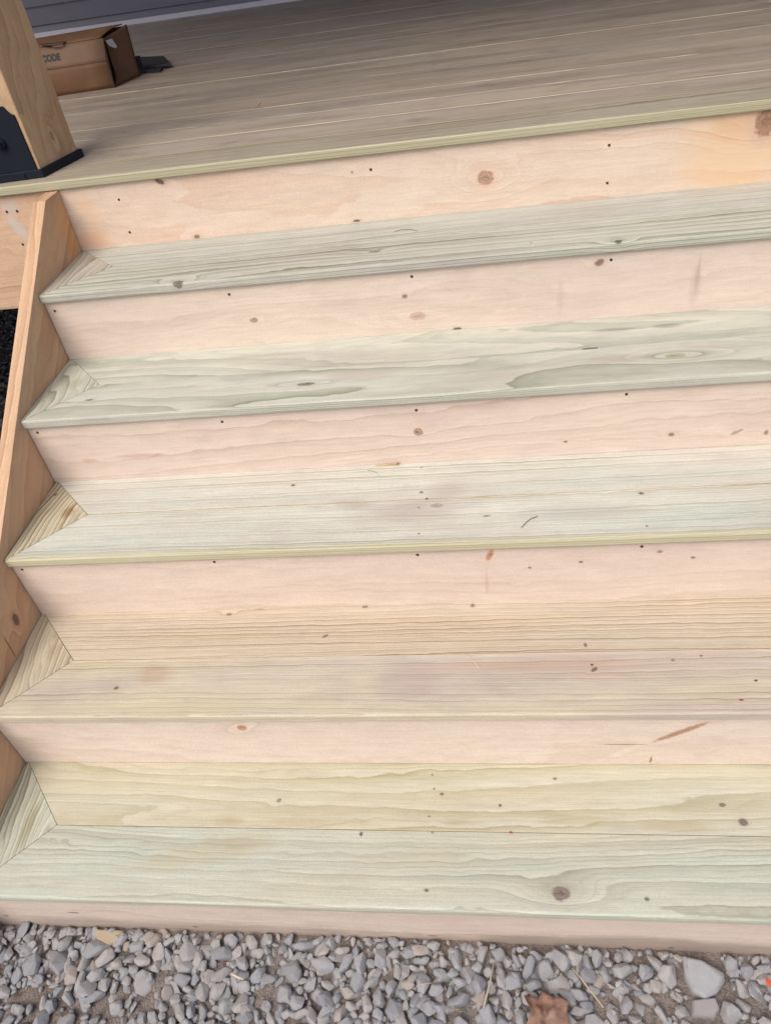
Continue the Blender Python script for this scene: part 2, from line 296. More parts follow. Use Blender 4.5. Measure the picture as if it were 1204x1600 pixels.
OFF = {1: (0, .0006), 2: (0, 0), 3: (.0, .0012), 4: (.0, .0003), 5: (0, .001)}
for k in range(1, 6):
    z1 = zt(k); z0 = z1-TH; a, m_, b_ = yf(k), ym(k), yb(k)
    g = .0004; XR = WID-X0
    nose = lambda e: abs((e.verts[0].co.y-a)) < 1e-5 and abs((e.verts[1].co.y-a)) < 1e-5 and abs(e.verts[0].co.z-e.verts[1].co.z) < 1e-5
    pts = [(X0, a), (XR, a), (XR-AX, m_-g), (AX+X0, m_-g)]
    o1 = ob('tread_board', prism(pts, z0, z1, 'z', .0010, nose, .0045), mats_front[k], steps)
    dz = OFF[k][1]
    pts = [(AX+X0+g, m_+g), (XR-AX-g, m_+g), (XR, b_), (X0+.0005, b_)]
    o2 = ob('tread_board', prism(pts, z0, z1+dz, 'z', .0006), mats_back[k], steps)
    pts = [(X0, a+.0013), (AX+X0-g*1.4, m_), (X0, b_-.0003)]
    o3 = ob('mitred_end_board', prism(pts, z0, z1+.0002, 'z', .0005), mats_corner[k], steps)
    pts = [(XR, a+.0013), (XR, b_-.0012), (XR-AX+g*1.4, m_)]
    ob('mitred_end_board', prism(pts, z0, z1+.0002, 'z', .0008), mats_corner[k], steps)
    for (u, v) in TSC.get(k, []):
        p = T(u, v, k); o = ob('screw_head', disc((p.x, p.y, z1+(dz if p.y > m_ else 0)-.001), (0, 0, 1), .0024, .0013, 12), tanscrew, o2 if p.y > m_ else o1)

# risers
RC = (.30, .17, .10)
riser_k = {
 1: dict(knots=[K(Rr(397, 500, 1), .010, .006, (.42, .28, .2), rim=(.2, .12, .08), pull=1.3), K(Rr(632, 463, 1), .006, .005, (.33, .2, .14), pull=.4), K(Rr(936, 410, 1), .010, .007, (.28, .15, .1), rim=(.15, .08, .05), pull=.8, ang=.4), K(Rr(652, 494, 1), .018, .010, (.52, .36, .28), rim=(.45, .31, .25), pull=1., halo=.2, edge=.2, st=.7), K(Rr(714, 514, 1), .009, .004, (.07, .05, .04), pull=.2)],
         blobs=[(Rr(1090, 425, 1), .006, .05, (.42, .33, .28), .6), (Rr(1086, 440, 1), .014, .06, (.5, .4, .33), .4), (Rr(875, 460, 1), .01, .06, (.58, .44, .36), .4)], e=(.715, .60, .49), K=14, amp=4., lf=(1.5, 6)),
 2: dict(knots=[K(Rr(653, 675, 2), .0095, .0095, (.42, .27, .18), rim=(.14, .08, .05), pull=.6, halo=.3), K(Rr(1048, 679, 2), .006, .005, (.38, .22, .14), pull=.6), K(Rr(883, 690, 2), .004, .003, (.3, .17, .1), pull=.3), K(Rr(1150, 675, 2), .012, .004, (.5, .33, .24), pull=.4, ang=.5, st=.7), K(Rr(1196, 676, 2), .004, .006, (.35, .22, .15), pull=.3)],
         blobs=[(Rr(220, 712, 2), .06, .006, (.56, .33, .24), .5), (Rr(140, 720, 2), .02, .006, (.56, .33, .24), .5)], e=(.72, .595, .485), K=24, amp=2.6, lf=(1, 5)),
 3: dict(knots=[K(Rr(765, 867, 3), .0058, .015, (.50, .24, .14), rim=(.38, .19, .12), pull=.3, halo=.5, edge=.3, ang=-.35, st=.8), K(Rr(907, 878, 3), .004, .003, (.3, .18, .13), pull=.3), K(Rr(1030, 862, 3), .005, .004, (.42, .28, .2), pull=.3), K(Rr(1082, 871, 3), .004, .003, (.3, .18, .13), pull=.2), K(Rr(827, 887, 3), .003, .003, (.3, .18, .13), pull=.2)],
         blobs=[(Rr(760, 910, 3), .005, .04, (.58, .40, .33), .6)], e=(.715, .59, .49), K=10, amp=2.2, lf=(.8, 4)),
 4: dict(knots=[K(Rr(378, 1137, 4), .010, .009, (.50, .28, .18), rim=(.30, .15, .1), pull=.5, halo=.4, ang=.5), K(Rr(1062, 1144, 4), .052, .0065, (.45, .24, .14), rim=(.30, .15, .08), pull=.2, halo=.25, ang=.62, edge=.4), K(Rr(975, 1163, 4), .042, .0011, (.06, .04, .03), pull=0, halo=0), K(Rr(1016, 1187, 4), .0022, .010, (.38, .20, .12), pull=0, halo=.4)],
         blobs=[(Rr(150, 1155, 4), .06, .008, (.58, .46, .4), .5)], e=(.72, .61, .51), K=8, amp=1.6, lf=(.8, 4)),
 5: dict(knots=[K(Rr(305, 1448, 5), .006, .005, (.35, .22, .16), pull=.2), K(Rr(115, 1426, 5), .012, .004, (.40, .29, .25), pull=.3, st=.8), K(Rr(10, 1431, 5), .006, .004, (.38, .26, .22), pull=.3, st=.8), K(Rr(675, 1462, 5), .010, .004, (.45, .3, .22), pull=.3, st=.8), K(Rr(1048, 1481, 5), .006, .004, (.2, .14, .1), pull=.1)],
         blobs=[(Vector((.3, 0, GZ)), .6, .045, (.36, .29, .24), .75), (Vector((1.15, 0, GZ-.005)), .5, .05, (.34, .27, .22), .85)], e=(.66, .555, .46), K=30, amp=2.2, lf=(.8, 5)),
}
RSC = {1: [(86, 486), (358, 460), (643, 432), (954, 406)], 2: [(59, 676), (347, 659), (650, 641), (978, 616)], 3: [(35, 890), (335, 878), (652, 867), (1002, 854)]}
def screws(pts, k, parent):
    for (u, v) in pts:
        p = Rr(u, v, k); bm = disc((p.x, p.y+.0008, p.z), (0, -1, 0), .0034, .0012, 14, r2=.0030)
        disc((p.x, p.y-.0004, p.z), (0, -1, 0), .0014, .0003, 6, bm)
        ob('screw_head', bm, screwmat, parent)
for k in range(1, 6):
    d = riser_k[k]; z1 = zt(k)-TH-.0003; z0 = (zt(k+1) if k < 5 else GZ-.05)+(.0011 if k == 4 else .0001)
    if k < 5: z0 += max(0, OFF[k+1][1])
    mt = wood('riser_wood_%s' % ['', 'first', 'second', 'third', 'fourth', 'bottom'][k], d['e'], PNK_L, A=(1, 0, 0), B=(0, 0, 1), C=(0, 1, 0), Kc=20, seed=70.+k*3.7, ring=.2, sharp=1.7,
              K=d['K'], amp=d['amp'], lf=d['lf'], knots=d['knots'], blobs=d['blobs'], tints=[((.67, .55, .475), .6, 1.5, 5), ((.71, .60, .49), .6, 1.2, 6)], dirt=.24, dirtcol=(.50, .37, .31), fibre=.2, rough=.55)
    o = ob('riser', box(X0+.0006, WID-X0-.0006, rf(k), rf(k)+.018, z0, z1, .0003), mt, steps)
    screws(RSC.get(k, []), k, o)

# skirt boards (closed side boards)
ns = Vector((0, .8279, .5609)); nn_ = Vector((0, -.5609, .8279))
S0 = Vector((0, -.0611, -.0198))
def skirt(x0, x1, mat):
    sl = .5609/.8279; top = -.0222; yt = S0.y+(top-S0.z)/sl; yl = -1.305; zl = S0.z+(yl-S0.y)*sl
    pts = [(yt, top), (.0075, top), (.0075, -.31), (-.93, GZ-.03), (yl, GZ-.03), (yl, zl)]
    return ob('skirt_board', prism(pts, x0, x1, 'x', .0012), mat, steps)
sk = lambda u, v: at(u, v, 0, 0.)
skm = wood('skirt_wood', (.60, .40, .245), (.44, .25, .13), A=tuple(ns), B=tuple(nn_), C=(1, 0, 0), K=22, amp=3., lf=(.8, 4), Kc=40, seed=90., ring=.5, sharp=1.7,
    tints=[((.62, .38, .24), .6, 1.2, 5), ((.52, .36, .25), .5, 3, 9)], dirt=.2, dirtcol=(.40, .28, .2), fibre=.2,
    knots=[K(sk(25, 968), .015, .009, (.16, .08, .05), rim=(.08, .04, .03), pull=1., halo=.6, ang=.9), K(sk(124, 373), .004, .004, (.3, .16, .08), pull=.2), K(sk(15, 1010), .03, .002, (.2, .1, .06), pull=.1, ang=.9, st=.7)],
    blobs=[(sk(105, 350), .07, .05, (.66, .34, .14), .6), (sk(38, 560), .3, .0012, (.36, .22, .13), .8), (sk(112, 385), .03, .03, (.66, .30, .10), .5)])
skirt(-.0315, 0, skm); skirt(WID, WID+.0315, skm)

# ---------------------------------------------------------------- porch deck
deck = thing('porch_deck', 'grey-brown board porch deck with a pale rim board above the steps', 'deck')
PIT = .1267
DK, DK_L = (.44, .365, .285), (.22, .18, .135)
def deckmat(name, seed, e, cov): return wood(name, e, DK_L, K=60, amp=3.2, lf=(.5, 4), Kc=60, seed=seed, rand=True, ring=.6, tints=[((.33, .27, .21), .8, 1.6, 12), ((.44, .395, .335), .6, 1.1, 14)], dirt=.5, dirtcol=(.23, .18, .15), rough=.5, sheen=.45,
        seams=[(.0018, .0034, (.62, .53, .38), cov), (PIT-.003, .0022, (.10, .08, .065), .35), (.047, .0016, (.60, .51, .37), -.12), (.088, .0016, (.60, .51, .37), -.2)], bump=.0008)
dmats = [deckmat('deck_wood_near', 11., (.43, .37, .295), .9), deckmat('deck_wood_middle', 17., DK, .35), deckmat('deck_wood_far', 19., (.45, .365, .29), -.2)]
nose = lambda e: abs(e.verts[0].co.y) < 1e-5 and abs(e.verts[1].co.y) < 1e-5 and abs(e.verts[0].co.z-e.verts[1].co.z) < 1e-5
fm = wood('deck_edge_wood', (.40, .36, .29), (.27, .235, .15), K=60, amp=2.4, lf=(.7, 5), Kc=230, seed=101., ring=1., tints=[((.36, .31, .24), .8, 1.5, 9)], dirt=.4, dirtcol=(.27, .22, .18),
    seams=[(.001, .007, (.52, .49, .34), 1.3), (.012, .010, (.47, .43, .32), .1)], blobs=[(at(1150, 165, 2, 0.), .09, .012, (.36, .50, .30), .7), (at(470, 246, 2, 0.), .03, .006, (.68, .60, .36), .8), (at(485, 243, 2, 0.), .015, .004, (.15, .12, .1), .6), (at(1080, 141, 2, 0.), .1, .005, (.18, .13, .1), .6)])
b0 = ob('deck_board', box(DECKL, DECKR, 0, PIT-.0008, -TH, 0, .0010, front=nose, fr=.004), fm, deck)
protos = {}
nb = int((WALLY+.0)/PIT)+1
rnd = random.Random(4)
for i in range(1, nb):
    mi = 0 if i <= 2 else (1 if i < 9 else 2)
    if mi not in protos:
        o = ob('deck_board', box(DECKL, DECKR, 0, PIT-.0012, -TH, 0, .0016), dmats[mi], deck); protos[mi] = o
    else:
        o = protos[mi].copy(); COL.objects.link(o); o.parent = deck
    o.location = (rnd.uniform(-.01, .01), i*PIT+.0002, rnd.uniform(-.0006, .0004))
rk = lambda u, v: at(u, v, 1, rf(0))
rimm = wood('rim_wood', (.71, .58, .46), (.60, .38, .25), B=(0, 0, 1), C=(0, 1, 0), K=13, amp=3.6, lf=(1.1, 5), Kc=30, seed=120., ring=.25, sharp=1.7, tints=[((.74, .56, .44), .7, 1.2, 5), ((.73, .60, .48), .6, 1.1, 5)], dirt=.2, dirtcol=(.52, .37, .28), fibre=.2,
    knots=[K(rk(758, 278), .0185, .0165, (.44, .27, .18), rim=(.27, .15, .09), pull=2.8, halo=.6, edge=.5), K(rk(1197, 190), .024, .03, (.34, .18, .11), rim=(.22, .11, .07), pull=2.2, halo=.8, edge=.4), K(rk(308, 370), .008, .005, (.30, .15, .1), rim=(.12, .06, .04), pull=.8), K(rk(557, 345), .008, .003, (.2, .1, .06), pull=.5),
           K(rk(250, 284), .011, .0055, (.12, .06, .04), rim=(.05, .03, .02), pull=.4, ang=-.5), K(rk(550, 269), .003, .003, (.35, .2, .14), pull=.2)],
    blobs=[(rk(1150, 230), .14, .12, (.76, .54, .32), .7), (rk(1150, 190), .06, .04, (.62, .38, .22), .4), (rk(140, 375), .06, .03, (.80, .47, .27), .6), (rk(140, 330), .03, .05, (.78, .5, .3), .35)])
o = ob('rim_board', box(-.0145, DECKR-.02, rf(0), rf(0)+.035, -.30, -TH-.0004, .001), rimm, deck)
screws([(186, 312), (203, 363), (579, 265), (951, 227), (948, 286)], 0, o)
riml = wood('rim_side_wood', (.66, .46, .31), (.50, .31, .19), B=(0, 0, 1), C=(0, 1, 0), K=10, amp=2.5, lf=(1.1, 5), Kc=30, seed=130., ring=.4, tints=[((.62, .42, .27), .6, 1.2, 5)], dirt=.15, dirtcol=(.45, .33, .25), fibre=.2,
    blobs=[(rk(28, 355), .042, .016, (.60, .54, .47), .95, -1.15), (rk(15, 325), .03, .02, (.58, .52, .45), .8)])
o = ob('rim_board', box(DECKL+.02, -.0165, rf(0)+.0004, rf(0)+.0354, -.3025, -TH-.0004, .001), riml, deck)
screws([(11, 331), (27, 330), (36, 382)], 0, o)
jm = wood('joist_wood', (.40, .30, .2), (.28, .19, .11), A=(0, 1, 0), B=(0, 0, 1), C=(1, 0, 0), K=20, seed=140., fibre=.2)
j0 = None
for i in range(16):
    if j0 is None: j0 = o = ob('joist', box(-.019, .019, rf(0)+.036, WALLY-.03, -.25, -TH-.001), jm, deck)
    else: o = j0.copy(); COL.objects.link(o); o.parent = deck
    o.location = (DECKL+.06+i*.41, 0, 0)

# ---------------------------------------------------------------- house wall and porch roof
wall = thing('house_wall', 'dark slate-blue lap siding wall with a pale grey base strip at the back of the porch', 'wall', (0, WALLY, 0))
def sidingmat():
    s = N('siding_paint'); P = s.obj()
    n1 = s.noise(s.v('MULTIPLY', P, (3., 1., 60.)), 1, 5, .6); n2 = s.noise(P, 1.2, 3)
    c = s.mix(n1, (.088, .084, .108), (.118, .112, .140)); c = s.mix(s.m('MULTIPLY', n2, .4), c, (.075, .072, .09))
    s.put(s.b.inputs['Base Color'], c); s.b.inputs['Roughness'].default_value = .5; s.bump(n1, .0006); return s.mat
bm = bmesh.new(); x0, x1 = DECKL-.6, DECKR+.4; EXP = .086; z = .026
prof = []
first = True
while z < 2.9:
    top = (.060 if first else z+EXP); first = False
    prof += [(-.012, z), (-.002, top)]; z = top
prof += [(.05, z), (.05, -.2), (0, -.2), (0, .026)]
vv = [[bm.verts.new((X, y, zz)) for y, zz in prof] for X in (x0, x1)]
n = len(prof)
for i in range(n): bm.faces.new((vv[0][i], vv[0][(i+1) % n], vv[1][(i+1) % n], vv[1][i]))
ob('siding', bm, sidingmat(), wall)
ob('foundation', box(x0, x1, .012, .05, -1.1, -.2, 0), plain('foundation_concrete', (.12, .115, .11), .9, nscale=20), wall)
ob('base_trim', box(x0, x1, -.018, -.0005, .001, .0255, .0012), plain('trim_paint', (.50, .48, .53), .5, nscale=15, var=.1), wall)
roof = thing('porch_roof', 'porch roof and ceiling sheltering the deck', 'roof', (0, 0, 2.35))
cm_ = plain('ceiling_paint', (.30, .27, .24), .7, nscale=8, var=.12)
ob('ceiling', box(DECKL-.3, DECKR+.3, -.42, WALLY+.03, .22, .26, .002), cm_, roof)
ob('beam', box(DECKL, DECKR, .03, .20, .0, .219, .003), wood('beam_wood', (.6, .42, .27), (.45, .28, .16), seed=150., B=(0, 0, 1), C=(0, 1, 0)), roof)
ob('fascia', box(DECKL-.3, DECKR+.3, -.445, -.421, .12, .30, .002), plain('fascia_paint', (.5, .48, .46), .5), roof)

# ---------------------------------------------------------------- post with black base
post = thing('porch_post', 'square tan timber post in a black steel base at the deck edge', 'post', (0, 0, 0))
FR, BR = Vector((-.0475, .050)), Vector((-.0140, .196))
ex = Vector((.9965, .0836)); FL = FR-ex*.135; BL = BR-ex*.135
pk = lambda u, v: at(u, v, 0, -.03)
pm = wood('post_wood', (.60, .405, .235), (.45, .27, .135), A=(0, 0, 1), B=(.25, .95, 0), C=(.95, -.25, 0), K=16, amp=3, lf=(1.6, 5), Kc=14, seed=160., ring=.5, sharp=1.6, fibre=.25, dirt=.15, dirtcol=(.38, .26, .17), bump=.0012,
   tints=[((.55, .38, .24), .5, 14, 3)], knots=[K(pk(81, 212), .011, .007, (.44, .27, .15), rim=(.20, .11, .06), pull=.8, edge=1., halo=.2), K(pk(50, 203), .008, .005, (.3, .17, .1), rim=(.2, .11, .06), pull=.5)])
ob('post_shaft', prism([tuple(FL), tuple(FR), tuple(BR), tuple(BL)], .006, 2.349, 'z', .0022), pm, post)
blk = plain('black_powder_coat', (.010, .013, .022), .5, .0, 260, .3, .0002, dust=(.07, .08, .09), spec=.22)
def off(p, a, b): return p+a   # footprint offset helper
eY = Vector((.2236, .9747)); m_o = .0075
c4 = [FL-ex*m_o-eY*m_o, FR+ex*m_o-eY*m_o, BR+ex*m_o+eY*m_o, BL-ex*m_o+eY*m_o]
base = ob('steel_base', prism([tuple(p) for p in c4], .0003, .019, 'z', .0014), blk, post)
# front plate with notched top corners; plate coordinates: s along the front face from FR, z up
def pf(s_, z, d): q = FR-ex*s_-eY*d; return Vector((q.x, q.y, z))
out = [(.0055, .0188), (.0080, .137), (.0130, .139), (.0170, .141), (.0215, .147), (.0240, .154), (.0270, .1575)]
out2 = [(.135-a, z) for a, z in reversed(out)]
bm = bmesh.new(); f1 = [bm.verts.new(pf(a, z, .0005)) for a, z in out+out2]; f2 = [bm.verts.new(pf(a, z, .0045)) for a, z in out+out2]
bm.faces.new(f1); bm.faces.new(f2); n = len(f1)
for i in range(n): bm.faces.new((f1[i], f1[(i+1) % n], f2[(i+1) % n], f2[i]))
bmesh.ops.bevel(bm, geom=bm.edges[:], offset=.0006, segments=2, affect='EDGES')
plate = ob('face_plate', bm, blk, post)
nf = Vector((-eY.x, -eY.y, 0))
cb = pf(.0650, .083, .0045)
bm = disc(cb, nf, .0135, .003, 28); disc(cb+nf*.003, nf, .0118, .002, 28, bm)
bolt = ob('washer', bm, blk, plate, False)
ob('bolt_head', disc(cb+nf*.005, nf, .0088, .006, 6), blk, plate)
ce = pf(.039, .0105, .0075)
ob('bolt_head', disc(ce, nf, .0042, .0035, 12, r2=.003), blk, base)

# ---------------------------------------------------------------- cardboard box on the deck
def card(name, col, seed=0.):
    s = N(name); P = s.obj(); n1 = s.noise(P, 9, 4, .6, seed); n2 = s.noise(s.v('MULTIPLY', P, (300., 40., 40.)), 1, 2, .5, seed)
    c = s.mix(s.sm(n1, .35, .7), col, tuple(x*.78 for x in col)); c = s.mix(s.m('MULTIPLY', n2, .15), c, (.1, .06, .03))
    s.put(s.b.inputs['Base Color'], c); s.b.inputs['Roughness'].default_value = .7; s.bump(n1, .004, .5); return s.mat
cbm = card('cardboard_kraft', (.215, .105, .046)); cbu = card('cardboard_paler', (.24, .14, .08), 2.); cbd = card('cardboard_end', (.15, .068, .031), 3.); cin = card('cardboard_inside', (.20, .12, .07), 5.)  # upper front panel gets a paler, greyer brown
bx = thing('cardboard_box', 'torn brown cardboard box lying on the deck behind the post', 'cardboard box', (0, 0, 0))
F0, F1, B1, B0 = Vector((-.66, 1.085)), Vector((-.268, 1.128)), Vector((-.231, 1.300)), Vector((-.625, 1.255))
Hf, Hb, t = .146, .158, .003
def slab(pts, th, mat, name, parent=bx, sub=0, fn=None):
    "thin sheet from a quad of 3-D corners (a,b,c,d), thickness th, optional displacement fn(u,v)->offset vector"
    bm = bmesh.new(); Nn = max(1, sub); a, b, c, d = [Vector(p) for p in pts]
    nr = (b-a).cross(d-a).normalized(); g = [[], []]
    for s_ in (0, 1):
        for j in range(Nn+1):
            row = []
            for i in range(Nn+1):
                u, v = i/Nn, j/Nn; p = a*(1-u)*(1-v)+b*u*(1-v)+c*u*v+d*(1-u)*v
                if fn: p = p+fn(u, v)
                row.append(bm.verts.new(p+nr*th*(s_-.5)))
            g[s_].append(row)
    for s_ in (0, 1):
        for j in range(Nn):
            for i in range(Nn): q = g[s_]; bm.faces.new((q[j][i], q[j][i+1], q[j+1][i+1], q[j+1][i]))
    ring_ = lambda q: [q[0][i] for i in range(Nn)]+[q[j][Nn] for j in range(Nn)]+[q[Nn][i] for i in range(Nn, 0, -1)]+[q[j][0] for j in range(Nn, 0, -1)]
    r0, r1 = ring_(g[0]), ring_(g[1])
    for i in range(len(r0)): bm.faces.new((r0[i], r0[(i+1) % len(r0)], r1[(i+1) % len(r0)], r1[i]))
    return ob(name, bm, mat, parent, sub > 3)
v3 = lambda p, z: Vector((p.x, p.y, z))
fold = .082; lean = Vector((.001, .028, 0))
# front: lower half upright, upper half leaning back from a crease
slab([v3(F0, .002), v3(F1, .002), v3(F1, fold), v3(F0, fold)], t, cbm, 'front_panel', sub=6, fn=lambda u, v: Vector((0, -.005*math.sin(math.pi*v)*math.sin(math.pi*u)-.002*v, 0)))
up = slab([v3(F0, fold+.0005)+Vector((0, -.002, 0)), v3(F1, fold+.0005)+Vector((0, -.002, 0)), v3(F1, Hf)+lean, v3(F0, Hf)+lean], t, cbu, 'upper_front_panel', sub=5)
slab([v3(B0, .002), v3(B1, .002), v3(B1, Hb), v3(B0, Hb)], t, cbd, 'back_panel')
slab([v3(F0, .002), v3(B0, .002), v3(B0, Hb), v3(F0, Hf)+lean], t, cbd, 'end_panel')
slab([v3(F0, Hf+.002)+lean, v3(F1, Hf+.002)+lean+Vector((-.012, 0, 0)), v3(B1, Hb+.003)+Vector((-.01, 0, .004)), v3(B0, Hb+.003)], t, cbm, 'top_flap', sub=8, fn=lambda u, v: Vector((0, 0, .006*math.sin(math.pi*v)*u**2)))
slab([v3(F0, .001), v3(F1, .001), v3(B1, .001), v3(B0, .001)], .002, cin, 'bottom_panel')
# dented open end: flap hangs inward, a dark gap behind the front edge
slab([v3(F1, .003)+Vector((-.001, .010, 0)), v3(B1, .003), v3(B1, Hb+.003)+Vector((.003, 0, .002)), v3(F1, Hf-.004)+Vector((-.004, .046, 0))], t, cbd, 'end_flap', sub=12,
     fn=lambda u, v: Vector((-.004, .062, 0))*(abs(math.sin(math.pi*v))**.8)*(1-u)**1.5+Vector((-.022*math.exp(-((u-.18)/.30)**2-((v-.50)/.30)**2)-.012*math.exp(-((u-.6)/.3)**2-((v-.3)/.25)**2)-.010*math.exp(-((u-.15)/.15)**2-((v-.85)/.2)**2), .004*math.sin(6*v)*(1-u), 0)))
slab([v3(F1, .004)+Vector((0, .002, 0)), v3(F1, .004)+Vector((-.07, .004, 0)), v3(F1, Hf-.003)+Vector((-.07, .028, 0)), v3(F1, Hf-.002)+lean+Vector((0, .001, 0))], .002, cin, 'inner_flap', sub=4)
def onplane(u, v, p0, nrm):
    d = Vector(((u-602)/FPX, -(v-800)/FPX, -1)); d.rotate(CAMR); p0 = Vector(p0); return CAMP+d*((p0-CAMP).dot(nrm)/d.dot(nrm))
en = Vector(((B1-F1).y, -(B1-F1).x, 0)).normalized()
wp = plain('white_label_paper', (.60, .60, .62), .6)
bm = bmesh.new(); LP = [(165, 63.5), (175, 60), (183.5, 73), (181, 75.5), (171, 71.6)]
l0 = [bm.verts.new(onplane(u, v, v3(F1, 0)+en*.0065, en)) for u, v in LP]; l1 = [bm.verts.new(onplane(u, v, v3(F1, 0)+en*.0085, en)) for u, v in LP]
bm.faces.new(l0); bm.faces.new(l1)
for i in range(5): bm.faces.new((l0[i], l0[(i+1) % 5], l1[(i+1) % 5], l1[i]))
ob('torn_label', bm, wp, bx)
def text(body, size, p, xdir, ydir, mat, parent, name='printed_lettering', bold=.0):
    cu = bpy.data.curves.new(name, 'FONT'); cu.body = body; cu.size = size; cu.extrude = .0002; cu.offset = bold; cu.align_x = 'RIGHT'
    tmp = bpy.data.objects.new(name, cu); COL.objects.link(tmp); dg = bpy.context.evaluated_depsgraph_get()
    me = bpy.data.meshes.new_from_object(tmp.evaluated_get(dg)); bpy.data.objects.remove(tmp)
    o = bpy.data.objects.new(name, me); COL.objects.link(o); me.materials.append(mat)
    x = Vector(xdir).normalized(); y = Vector(ydir); y = (y-x*y.dot(x)).normalized(); zz = x.cross(y)
    x = x*.80
    o.matrix_world = Matrix(((x.x, y.x, zz.x, p[0]), (x.y, y.y, zz.y, p[1]), (x.z, y.z, zz.z, p[2]), (0, 0, 0, 1))); o.parent = parent
    return o
ink = plain('black_print', (.012, .010, .010), .6)
xd = (F1-F0).normalized(); ud = (lean+Vector((0, .002, Hf-fold))).normalized()
q = .38; base_l = v3(F0, fold)*0
def upp(s_, h): # point on the upper front panel: s_ metres left of the right edge, h metres up the panel
    p = v3(F1, fold)-Vector((xd.x, xd.y, 0))*s_+ud*h; return p+Vector((0, -.0042, .0004))
text('CODE', .029, upp(.158, .026), (xd.x, xd.y, 0), ud, ink, up, bold=.0016)
tpl = v3(F0, Hf+.002)+lean; tn_ = ((v3(F1, Hf+.002)+lean)-tpl).cross(v3(B0, Hb+.003)-tpl).normalized()
bm = bmesh.new()
for (a, b) in [((64, 69.5), (84, 68)), ((66, 72), (80, 71)), ((80, 71.5), (92, 69.8)), ((86, 68), (103, 64.5)), ((94, 69.5), (104, 65.5))]:
    A_ = onplane(*a, tpl+tn_*.0025, tn_); B_ = onplane(*b, tpl+tn_*.0025, tn_); wv = (B_-A_).cross(tn_).normalized()*.0042
    q4 = [A_-wv, B_-wv, B_+wv, A_+wv]; lo = [bm.verts.new(q_) for q_ in q4]; hi = [bm.verts.new(q_+tn_*.0006) for q_ in q4]
    bm.faces.new(lo); bm.faces.new(hi)
    for i in range(4): bm.faces.new((lo[i], lo[(i+1) % 4], hi[(i+1) % 4], hi[i]))
ob('printed_mark', bm, ink, bx)

# dark offcuts beside the box
dark = plain('dark_siding_paint', (.030, .027, .030), .6, nscale=60, var=.3)
D = lambda u, v, z=.004: at(u, v, 2, z)
def flat(name, px, z0, th, mat, label, cat, group=None, parent=None, bev=.0006):
    pts = [(at(u, v, 2, z0+th).x, at(u, v, 2, z0+th).y) for u, v in px]
    o = ob(name, prism(pts, z0, z0+th, 'z', bev), mat, parent)
    if label: tag(o, label, cat, group)
    return o
flat('siding_offcut', [(205, 104), (244, 102), (267, 98.6), (256, 87.5), (205, 89)], .009, .008, dark, 'wide dark siding offcut with a slanted end poking out from behind the cardboard box', 'offcut')
flat('siding_strip', [(205, 112), (250, 109), (254, 105.5), (205, 107)], .0004, .008, dark, 'narrow dark strip lying under the wide offcut beside the box', 'offcut')
bm = bmesh.new(); p0, p1 = at(210, 77, 1, 1.36), at(221, 90, 1, 1.36)
ob_ = ob('siding_sliver', box(-.262, -.232, 1.345, 1.352, .018, .058, .0005), dark); tag(ob_, 'small upright dark sliver leaning behind the right end of the cardboard box', 'offcut')
ob_.rotation_euler = (0, 0, 0)

# ---------------------------------------------------------------- ground
def groundmat():
    s = N('gravelly_soil'); P = s.obj()
    n1 = s.noise(P, 5, 6, .65); n2 = s.noise(P, 60, 5, .7, 3.); n3 = s.noise(P, 260, 3, .6, 5.)
    c = s.mix(s.sm(n1, .35, .65), (.23, .18, .15), (.30, .26, .235)); c = s.mix(s.sm(n2, .4, .7), c, (.12, .095, .08)); c = s.mix(s.sm(n3, .6, .72), c, (.36, .31, .27))
    s.put(s.b.inputs['Base Color'], c); s.b.inputs['Roughness'].default_value = .9; s.bump(s.m('MULTIPLY_ADD', n2, 2., n3), .006); return s.mat
gm = groundmat()
def gh(x, y):
    s_ = -.012*max(0, min(1, (x-.2)/1.2)) if y < -1 else 0
    return GZ + s_ + .008*mnoise.noise(Vector((x*3, y*3, 0))) + .003*mnoise.noise(Vector((x*22, y*22, 5)))
bm = bmesh.new()
xs = [-40, -12, -4] + list(np.arange(-2, 3.51, .05)) + [5, 12, 40]; ys = [-40, -12, -4] + list(np.arange(-2.8, 3.2, .05)) + [5, 12, 40]
grid = [[bm.verts.new((x, y, gh(x, y)-.006)) for x in xs] for y in ys]
for j in range(len(ys)-1):
    for i in range(len(xs)-1): bm.faces.new((grid[j][i], grid[j][i+1], grid[j+1][i+1], grid[j+1][i]))
tag(ob('ground', bm, gm, None, True), 'brown trodden soil under the gravel', None, None, 'structure')

